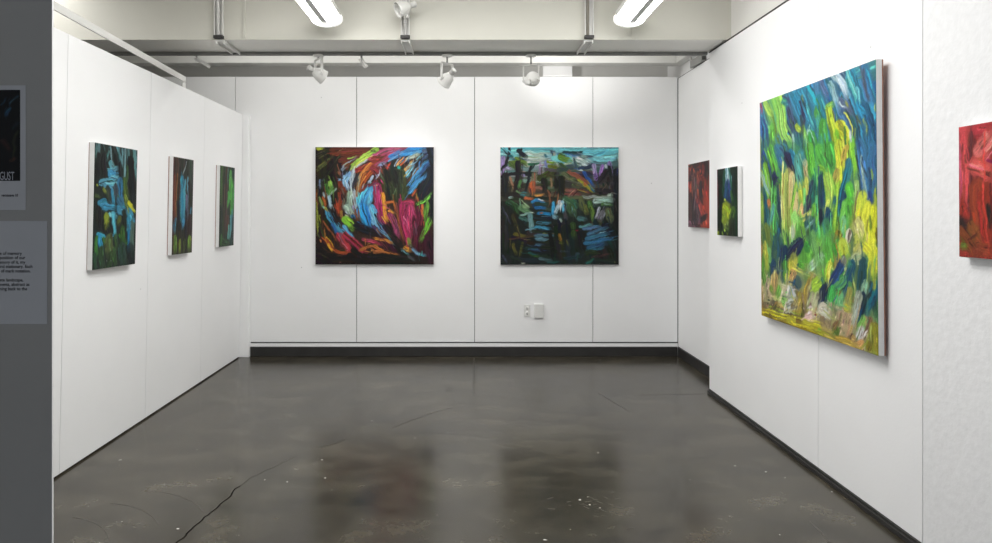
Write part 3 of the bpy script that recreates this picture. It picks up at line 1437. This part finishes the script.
# ------------------------------------------------------------------ paintings
def painting(key, w, h, depth, loc, rz, tilt, label, seed, cell=.004, streaks=6, wood='wood', fat=1.0, tone=1.0, dabs=250):
    t = thing('painting', label, 'painting', loc, (tilt, 0, rz), 'abstract oil paintings on the gallery walls')
    D = depth
    bm = B()   # primed canvas wrapped round the stretcher
    box(bm, -w / 2, w / 2, -D, -.006, 0, h, 0, .004)
    obj('canvas', bm, 'canvas', t)
    bm = B()   # wooden stretcher bars showing at the back edge
    q = .002
    box(bm, -w / 2 + q, w / 2 - q, -.0058, 0, q, .04)
    box(bm, -w / 2 + q, w / 2 - q, -.0058, 0, h - .04, h - q)
    box(bm, -w / 2 + q, -w / 2 + .04, -.0058, 0, .04, h - .04)
    box(bm, w / 2 - .04, w / 2 - q, -.0058, 0, .04, h - .04)
    obj('stretcher_frame', bm, wood, t)
    xs, ys, img, hgt = paint_canvas(key, w, h, cell, seed, streaks, 3, fat, tone, dabs)
    nz, nx = hgt.shape
    X, Y = np.meshgrid(xs, ys)
    rng = np.random.default_rng(seed + 50)
    # the painted skin: slightly ragged outline, thickness from the strokes
    co = np.empty((nz * nx, 3), np.float32)
    k = (w - .003) / w
    co[:, 0] = ((X - w / 2) * k).ravel()
    co[:, 2] = (h / 2 + (h / 2 - Y) * k).ravel()
    rim = np.ones_like(hgt)
    rim[0] = rim[-1] = 0; rim[:, 0] = rim[:, -1] = 0
    co[:, 1] = (-D - .0004 - rim * (.0004 + hgt * .0022)).ravel()
    idx = np.arange(nz * nx).reshape(nz, nx)
    quads = np.stack([idx[1:, :-1], idx[1:, 1:], idx[:-1, 1:], idx[:-1, :-1]], -1).reshape(-1, 4)
    me = bpy.data.meshes.new('painted_surface')
    me.vertices.add(len(co)); me.vertices.foreach_set('co', co.ravel())
    me.loops.add(quads.size); me.loops.foreach_set('vertex_index', quads.ravel().astype(np.int32))
    me.polygons.add(len(quads))
    me.polygons.foreach_set('loop_start', np.arange(0, quads.size, 4, dtype=np.int32))
    me.polygons.foreach_set('loop_total', np.full(len(quads), 4, np.int32))
    me.polygons.foreach_set('use_smooth', np.ones(len(quads), bool))
    me.update(calc_edges=True)
    ca = me.color_attributes.new('paint', 'FLOAT_COLOR', 'POINT')
    rgba = np.ones((nz * nx, 4), np.float32)
    rgba[:, :3] = .9 * s2l(img).reshape(-1, 3)
    ca.data.foreach_set('color', rgba.ravel())
    me.materials.append(M['oil'])
    o = bpy.data.objects.new('painted_surface', me)
    COL.objects.link(o)
    o.parent = t
    return t

painting('A', 1.212, 1.203, .036, (-.955, 6.578, .942), 0, 0,
         'large square painting of dark, crimson, orange and blue swirls on the back wall', 11, .004, 6, 'wood', .45, 1.0, 750)
painting('B', 1.212, 1.203, .036, (.936, 6.578, .940), 0, 0,
         'large square landscape painting of dark trees and a blue pond on the back wall', 12, .004, 6, 'wood', .4, .9, 280)
painting('C', 1.196, 1.392, .034, (1.955, 3.591, .799), -PI / 2, math.radians(.5),
         'huge yellow, lime green and blue painting on the right wall', 13, .004, 3, 'wood', .45, .9, 650)
tl = math.radians(1.2)
def left_x(y, z): return xb(y) + (xt(y) - xb(y)) * z / 2.47
def left(key, w, h, y, z, label, seed):
    painting(key, w, h, .038, (left_x(y, z) + .003, y, z), PI / 2 - .016, math.atan2(xt(y) - xb(y), 2.47) + .002, label, seed, .0035, 3, 'wood', -.2, 1.1)
left('L', .478, .763, 4.036, 1.129, 'upright painting of a blue waterfall among dark greens, nearest of three on the left partition', 14)
left('T', .345, .754, 5.022, 1.148, 'upright painting of vertical blue and brown streaks, middle of three on the left partition', 15)
left('G', .352, .750, 5.985, 1.157, 'upright painting with a bright green upright stroke, beside the back corner on the left partition', 16)
painting('D', .38, .51, .034, (1.966, 4.77, 1.298), -PI / 2, .004,
         'small dark green painting with a yellow-green patch at the far end of the right wall', 17, .0035, 4, 'canvas', .2)
painting('E', .6, .603, .036, (2.158, 5.867, 1.334), -PI / 2, 0,
         'red and black painting partly hidden in the recess behind the end of the right wall', 18, .004, 6)
painting('F', .38, .512, .034, (1.966, 2.328, 1.297), -PI / 2, .004,
         'red and rust brown painting cut off by the right edge of the photo', 19, .0035, 6, 'canvas')

# ------------------------------------------------------------------ fluorescent lights
def fluoro(x, label):
    t = thing('fluorescent_light', label, 'ceiling light', (x, 4.11, 2.843), group='fluorescent ceiling lights')
    L = 1.2
    W2, dp = .104, .048
    def arc(x0, x1, grow=0.0, n=12):      # shallow rounded underside
        return [(x0 + (x1 - x0) * k / n, .05 - (dp + grow) * math.sqrt(max(0, 1 - ((x0 + (x1 - x0) * k / n) / (W2 + grow + .004)) ** 2))) for k in range(n + 1)]
    bm = B(); box(bm, -.10, .10, -L / 2, L / 2, .062, .115, 0, .008); obj('housing', bm, 'white_metal', t)
    bm = B()
    pr_ = arc(-.022, .022, 0, 6) + [(.022, .06), (-.022, .06)]
    prism(bm, [(p[0], -L / 2 + .10, p[1]) for p in pr_], [(p[0], L / 2 - .10, p[1]) for p in pr_])
    obj('spine', bm, 'tray', t)
    for s in (-1, 1):
        bm = B()
        ya, yb = sorted((s * (L / 2 - .099), s * (L / 2 - .03)))
        prism(bm, [(p[0], ya, p[1]) for p in pr_], [(p[0], yb, p[1]) for p in pr_])
        obj('joint_plate', bm, 'cap', t)
    for s in (-1, 1):
        bm = B()
        pr_ = arc(s * .0225, s * W2) + [(s * W2, .06), (s * .0225, .06)]
        prism(bm, [(p[0], -L / 2 + .03, p[1]) for p in pr_], [(p[0], L / 2 - .03, p[1]) for p in pr_])
        obj('diffuser', bm, 'lens', t)
    for s in (-1, 1):      # end cap with the same rounded outline
        bm = B()
        pr_ = arc(-W2 - .008, W2 + .008, .006, 20) + [(W2 + .008, .075), (-W2 - .008, .075)]
        ya, yb = sorted((s * (L / 2 - .029), s * (L / 2 + .012)))
        prism(bm, [(p[0], ya, p[1]) for p in pr_], [(p[0], yb, p[1]) for p in pr_])
        obj('end_cap', bm, 'cap', t)
    for s in (-1, 1):
        bm = B(); rod(bm, (0, s * .42, .115), (0, s * .42, .55), .008); obj('hanger', bm, 'white_metal', t)
    return t
fluoro(-1.038, 'hanging twin tube fluorescent light above the painting of swirling crimson strokes')
fluoro(1.185, 'hanging twin tube fluorescent light nearer to the right wall')

# ------------------------------------------------------------------ lighting track, channels, spot heads
bm = B()
box(bm, -4.3, 1.96, 5.235, 5.275, 2.764, 2.7895, 0, .002)
tag(obj('lighting_track', bm, 'track'), 'long dark track running under the back edge of the beam', 'lighting track')

def channel(x, label, pipe):
    t = thing('cable_channel', label, 'cable channel', (x, 4.8785, 2.79), group='cable channels on the beam')
    bm = B()
    box(bm, -.033, .033, -.006, 0, .03, .5)
    box(bm, -.033, -.027, -.030, -.006, .03, .5)
    box(bm, .027, .033, -.030, -.006, .03, .5)
    obj('channel', bm, 'white_metal', t)
    bm = B(); rod(bm, (pipe[0], -.019, .02), (pipe[0], -.019, .5), .012); obj('pipe', bm, pipe[1], t)
    bm = B(); box(bm, -.036, .036, -.036, -.002, .004, .027, 0, .003); obj('clamp', bm, 'black', t)
    bm = B()
    box(bm, -.033, .033, .0, .348, -.012, -.001)
    box(bm, -.033, -.027, .0, .348, -.028, -.012)
    box(bm, .027, .033, .0, .348, -.028, -.012)
    obj('beam_strap', bm, 'white_metal', t)
channel(-1.893, 'white cable channel on the beam closest to the left partition', (-.004, 'white_metal'))
channel(-.477, 'white cable channel on the beam with a spotlight fixed to its upper part', (.002, 'white_metal'))
channel(.92, 'white cable channel with a brown pipe on the beam beside the right-hand fluorescent light', (-.012, 'brown_pipe'))

def spot(root, centre, d, label, energy=0.0, size=70, up=(0, 0, 1)):
    """Gimbal spotlight: canopy, stem, yoke with two arms, bell shaped head with a socket behind."""
    root, centre = Vector(root), Vector(centre)
    t = thing('spotlight', label, 'spotlight', root, group='white gimbal spotlights')
    c = centre - root
    d = Vector(d).normalized()
    sdir = c.normalized()
    bm = B(); lathe(bm, (0, 0, 0), sdir, [(-.001, 0), (-.001, .045), (.008, .045), (.014, .012), (.014, 0)], 24); obj('canopy', bm, 'white_metal', t)
    L = c.length
    ybar = sdir * max(L - .125, .03)
    bm = B(); rod(bm, sdir * .012, ybar, .007); obj('stem', bm, 'grey_metal', t)
    # yoke axis: square to both the stem and the beam
    ax = sdir.cross(d)
    ax = ax.normalized() if ax.length > .05 else Vector((1, 0, 0))
    R = .066
    bm = B()
    bar(bm, ybar - ax * (R + .004), ybar + ax * (R + .004), .022, .005, sdir)
    for s in (-1, 1):
        bar(bm, ybar + ax * s * R, c + ax * s * R + sdir * .012, .022, .005, ax)
        rod(bm, c + ax * s * (R + .008), c + ax * s * (R - .014), .009)
    obj('yoke', bm, 'white_metal', t)
    bm = B()
    lathe(bm, c, d, [(-.052, .0), (-.052, .023), (-.040, .030), (-.018, .046), (.010, .054), (.040, .058), (.046, .061), (.052, .061),
                     (.052, .056), (.040, .053), (.010, .049), (-.015, .040), (-.034, .022), (-.034, 0)], 32)
    obj('reflector', bm, 'white_metal', t)
    bm = B()
    lathe(bm, c - d * .0525, -d, [(0, 0), (0, .021), (.036, .021), (.038, .024), (.046, .024), (.05, .019), (.05, 0)], 24)
    obj('socket', bm, 'white_metal', t)
    bm = B()
    lathe(bm, c, d, [(-.03, 0), (-.03, .018), (.0, .040), (.018, .045), (.026, .036), (.03, .0)], 24)
    obj('bulb', bm, 'bulb' if energy else 'plastic', t)
    if energy:
        l = bpy.data.lights.new('spot_beam', 'SPOT')
        l.energy = energy
        l.color = (1.0, .985, .96)
        l.spot_size = math.radians(size)
        l.spot_blend = 1.0
        l.shadow_soft_size = .045
        lo = bpy.data.objects.new('spot_beam', l)
        COL.objects.link(lo)
        lo.parent = t
        lo.location = c + d * .06
        lo.rotation_euler = d.to_track_quat('-Z', 'Y').to_euler()
    return t
TZ, TY = 2.7635, 5.255
spot((-1.23, TY, TZ), (-1.226, 5.25, 2.610), (.70, .50, -.42), 'white spotlight on the track above the swirling crimson painting', 14, 110)
spot((-.172, TY, TZ), (-.172, 5.25, 2.572), (-.60, .50, -.62), 'white spotlight on the track between the two large square paintings', 14, 110)
spot((.517, TY, TZ), (.517, 5.25, 2.56), (.40, .83, .36), 'white spotlight on the track shining onto the white board above the back wall', 26, 64)
spot((-.477, 4.832, 3.005), (-.474, 4.715, 2.98), (-.78, -.35, -.40), 'white spotlight fixed to the front of the beam')

def adapter(x, dx, label):
    t = thing('track_mount', label, 'track adapter', (x, TY, TZ), group='small track adapters')
    bm = B(); rod(bm, (0, 0, 0), (0, 0, -.022), .008); obj('stud', bm, 'grey_metal', t)
    bm = B(); bar(bm, (-.012, 0, -.022), (dx, .05, -.085), .03, .022); obj('body', bm, 'white_metal', t)
adapter(-2.23, .09, 'small white adapter hanging from the track just behind the left partition')
adapter(-.875, .03, 'small white adapter hanging from the track above the large swirling painting')

# galvanised bracket where the ledge returns, and the slanting bar over the left partition
t = thing('mounting_bracket', 'grey metal bracket on top of the recess wall at the right end of the track', 'bracket', (2.155, 6.0, 2.8605))
bm = B(); box(bm, -.028, .022, -.16, .13, .0, .008); box(bm, -.028, -.020, -.16, .13, .008, .062); obj('plate', bm, 'grey_metal', t)
bm = B(); box(bm, -.019, .02, -.15, -.05, .009, .055); obj('block', bm, 'dark_metal', t)
bm = B(); rod(bm, (-.006, .16, -.0), (-.006, .16, .105), .012); obj('bolt', bm, 'white_metal', t)

t = thing('brace_bar', 'pale slanting metal bar running above the top of the left partition', 'brace bar', (-2.33, 5.245, 2.472))
bm = B()
bar(bm, (.01, .0, .092), (.262, -3.480, .092), .010, .044)
bar(bm, (-.012, .0, .111), (.240, -3.480, .111), .034, .005)
obj('bar', bm, 'white_metal', t)
bm = B(); box(bm, -.004, .004, -.03, .03, .0, .069, 0, .001); box(bm, -.05, .05, -.03, .05, -.0005, .008, 0, .002); obj('end_bracket', bm, 'white_metal', t)

# ------------------------------------------------------------------ socket plates on the back wall
t = thing('wall_socket', 'small white double socket plate low on the back wall', 'socket', (.607, 6.579, .405))
bm = B(); box(bm, -.033, .033, -.008, 0, 0, .125, 0, .003); obj('plate', bm, 'plastic', t)
for z in (.036, .089):
    bm = B(); lathe(bm, (0, -.008, z), (0, -1, 0), [(0, 0), (0, .017), (.003, .016), (.003, 0)], 20)
    r = obj('receptacle', bm, 'plastic', t)
    bm = B()
    for s in (-1, 1):
        box(bm, s * .006 - .0015, s * .006 + .0015, -.0125, -.0111, z - .003, z + .007)
    lathe(bm, (0, -.0111, z - .010), (0, -1, 0), [(0, 0), (0, .003), (.0014, .003), (.0014, 0)], 10)
    obj('slot', bm, 'ink', r)
t = thing('junction_box', 'larger white cover box beside the double socket on the back wall', 'junction box', (.727, 6.579, .395))
bm = B(); box(bm, -.048, .048, -.030, 0, 0, .142, 0, .005); obj('cover', bm, 'plastic', t)
bm = B(); box(bm, .018, .022, -.0315, -.0302, .01, .132); obj('ridge', bm, 'plastic', t)

# ------------------------------------------------------------------ poster and text sheet on the entrance wall
def writing(name, items, mat, parent):
    """items: (text, right edge x, baseline z, size, width factor); flat lettering in one mesh."""
    bm = B()
    for txt, xr, z, size, wf in items:
        cu = bpy.data.curves.new('lettering', 'FONT')
        cu.body = txt
        cu.size = size
        cu.align_x = 'RIGHT'
        cu.resolution_u = 3
        cu.offset = .0002
        o = bpy.data.objects.new('lettering', cu)
        COL.objects.link(o)
        dg = bpy.context.evaluated_depsgraph_get()
        dg.update()
        me = bpy.data.meshes.new_from_object(o.evaluated_get(dg))
        me.transform(Matrix.Translation((xr, 0, z)) @ Matrix.Rotation(PI / 2, 4, 'X') @ Matrix.Diagonal((wf, 1, 1, 1)))
        bm.from_mesh(me)
        bpy.data.objects.remove(o)
        bpy.data.meshes.remove(me)
    return obj(name, bm, mat, parent)

PX = 1.75 / 640          # metres per pixel unit at the entrance wall's distance from the lens
def ex(px): return (px - 468) * PX
def ez(py): return 1.47 - (py - 213) * PX
t = thing('poster', 'exhibition poster with a dark painting print pinned above the text sheet on the grey wall', 'poster', (-1.32, 1.7495, 1.47))
T = Vector((-1.32, 1.7495, 1.47))
bm = B(); box(bm, ex(-61) - T.x, ex(26) - T.x, -.0008, 0, ez(210) - T.z, ez(85.5) - T.z); obj('sheet', bm, 'paper', t)
xs, ys, img, hgt = paint_canvas('W', .2066, .2486, .002, 21, 4)
nz, nx = hgt.shape
bm = B()
vv = [[bm.verts.new((ex(-55) - T.x + x, -.0011, ez(90) - T.z - y)) for x in xs] for y in ys]
for j in range(nz - 1):
    for i in range(nx - 1):
        bm.faces.new((vv[j + 1][i], vv[j + 1][i + 1], vv[j][i + 1], vv[j][i]))
o = obj('print', bm, 'oil', t)
ca = o.data.color_attributes.new('paint', 'FLOAT_COLOR', 'POINT')
rgba = np.ones((nz * nx, 4), np.float32); rgba[:, :3] = s2l(img).reshape(-1, 3)
ca.data.foreach_set('color', rgba.ravel())
writing('title', [('AUGUST', ex(14.8) - T.x, ez(180.0) - T.z, .032, .50)], 'ink_pale', t).location = (0, -.0016, 0)
writing('caption', [('vernissage 10', ex(18.5) - T.x, ez(196.6) - T.z, 0.0105, .8)], 'ink', t).location = (0, -.0016, 0)

T = Vector((-1.32, 1.7495, 1.30))
t = thing('text_sheet', 'printed exhibition text sheet below the poster on the grey wall', 'text sheet', T)
bm = B(); box(bm, ex(-75) - T.x, ex(47.5) - T.x, -.0008, 0, ez(324) - T.z, ez(221) - T.z); obj('sheet', bm, 'paper', t)
lines = [('the landscape of memory', 22.2, 254.8), ('and the composition of our', 25.6, 259.1), ('own memory of it, my', 25.6, 263.6),
         ('both moving and stationary. Each', 33, 267.9), ('is a system of mark notation.', 31, 272.4),
         ('a more concrete landscape,', 23.8, 281.4), ('in its fragments, abstract as', 30, 285.8), ('before. Turning back to the', 27.6, 290.2)]
writing('printed_text', [(s, ex(x) - T.x, ez(y) - T.z, .0125, .92) for s, x, y in lines], 'ink', t).location = (0, -.0012, 0)

# ------------------------------------------------------------------ daylight from the rooms behind, camera
W = bpy.data.worlds.new('World')
S.world = W
W.use_nodes = True
bg = W.node_tree.nodes['Background']
bg.inputs[0].default_value = (.82, .89, 1.0, 1)
bg.inputs[1].default_value = .26

# added area lights without fixtures, unseen above the frame and behind the beam
def strip(x, y, z, sx, sy, e):
    l = bpy.data.lights.new('added_area_light', 'AREA')
    l.shape = 'RECTANGLE'
    l.size, l.size_y, l.energy = sx, sy, e
    l.color = (1.0, .99, .97)
    o = bpy.data.objects.new('added_area_light', l)
    COL.objects.link(o)
    o.location = (x, y, z)
strip(-3.3, 3.6, 3.3, .5, 2.4, 20)
strip(-.05, 2.9, 3.32, 1.6, 1.8, 62)  # added fill, evens out the light on the lower walls
strip(-1.1, 5.85, 3.32, 3.2, .12, 12)  # added behind the beam to brighten the ledge and back wall
strip(1.0, 5.85, 3.32, 1.8, .12, 4.5)

cam = bpy.data.cameras.new('camera')
cam.sensor_width = 36
cam.lens = 36 * 640 / 992
cam.shift_x = .0282
cam.shift_y = -.0590
cam.clip_start = .05
co = bpy.data.objects.new('camera', cam)
COL.objects.link(co)
co.location = (0, 0, 1.47)
co.rotation_euler = (PI / 2, 0, 0)
S.camera = co

S.view_settings.view_transform = 'Standard'
S.view_settings.look = 'None'
S.view_settings.gamma = 1
S.view_settings.use_curve_mapping = False
S.view_settings.exposure = 0.63
S.cycles.use_denoising = True
S.cycles.max_bounces = 10
S.cycles.diffuse_bounces = 8
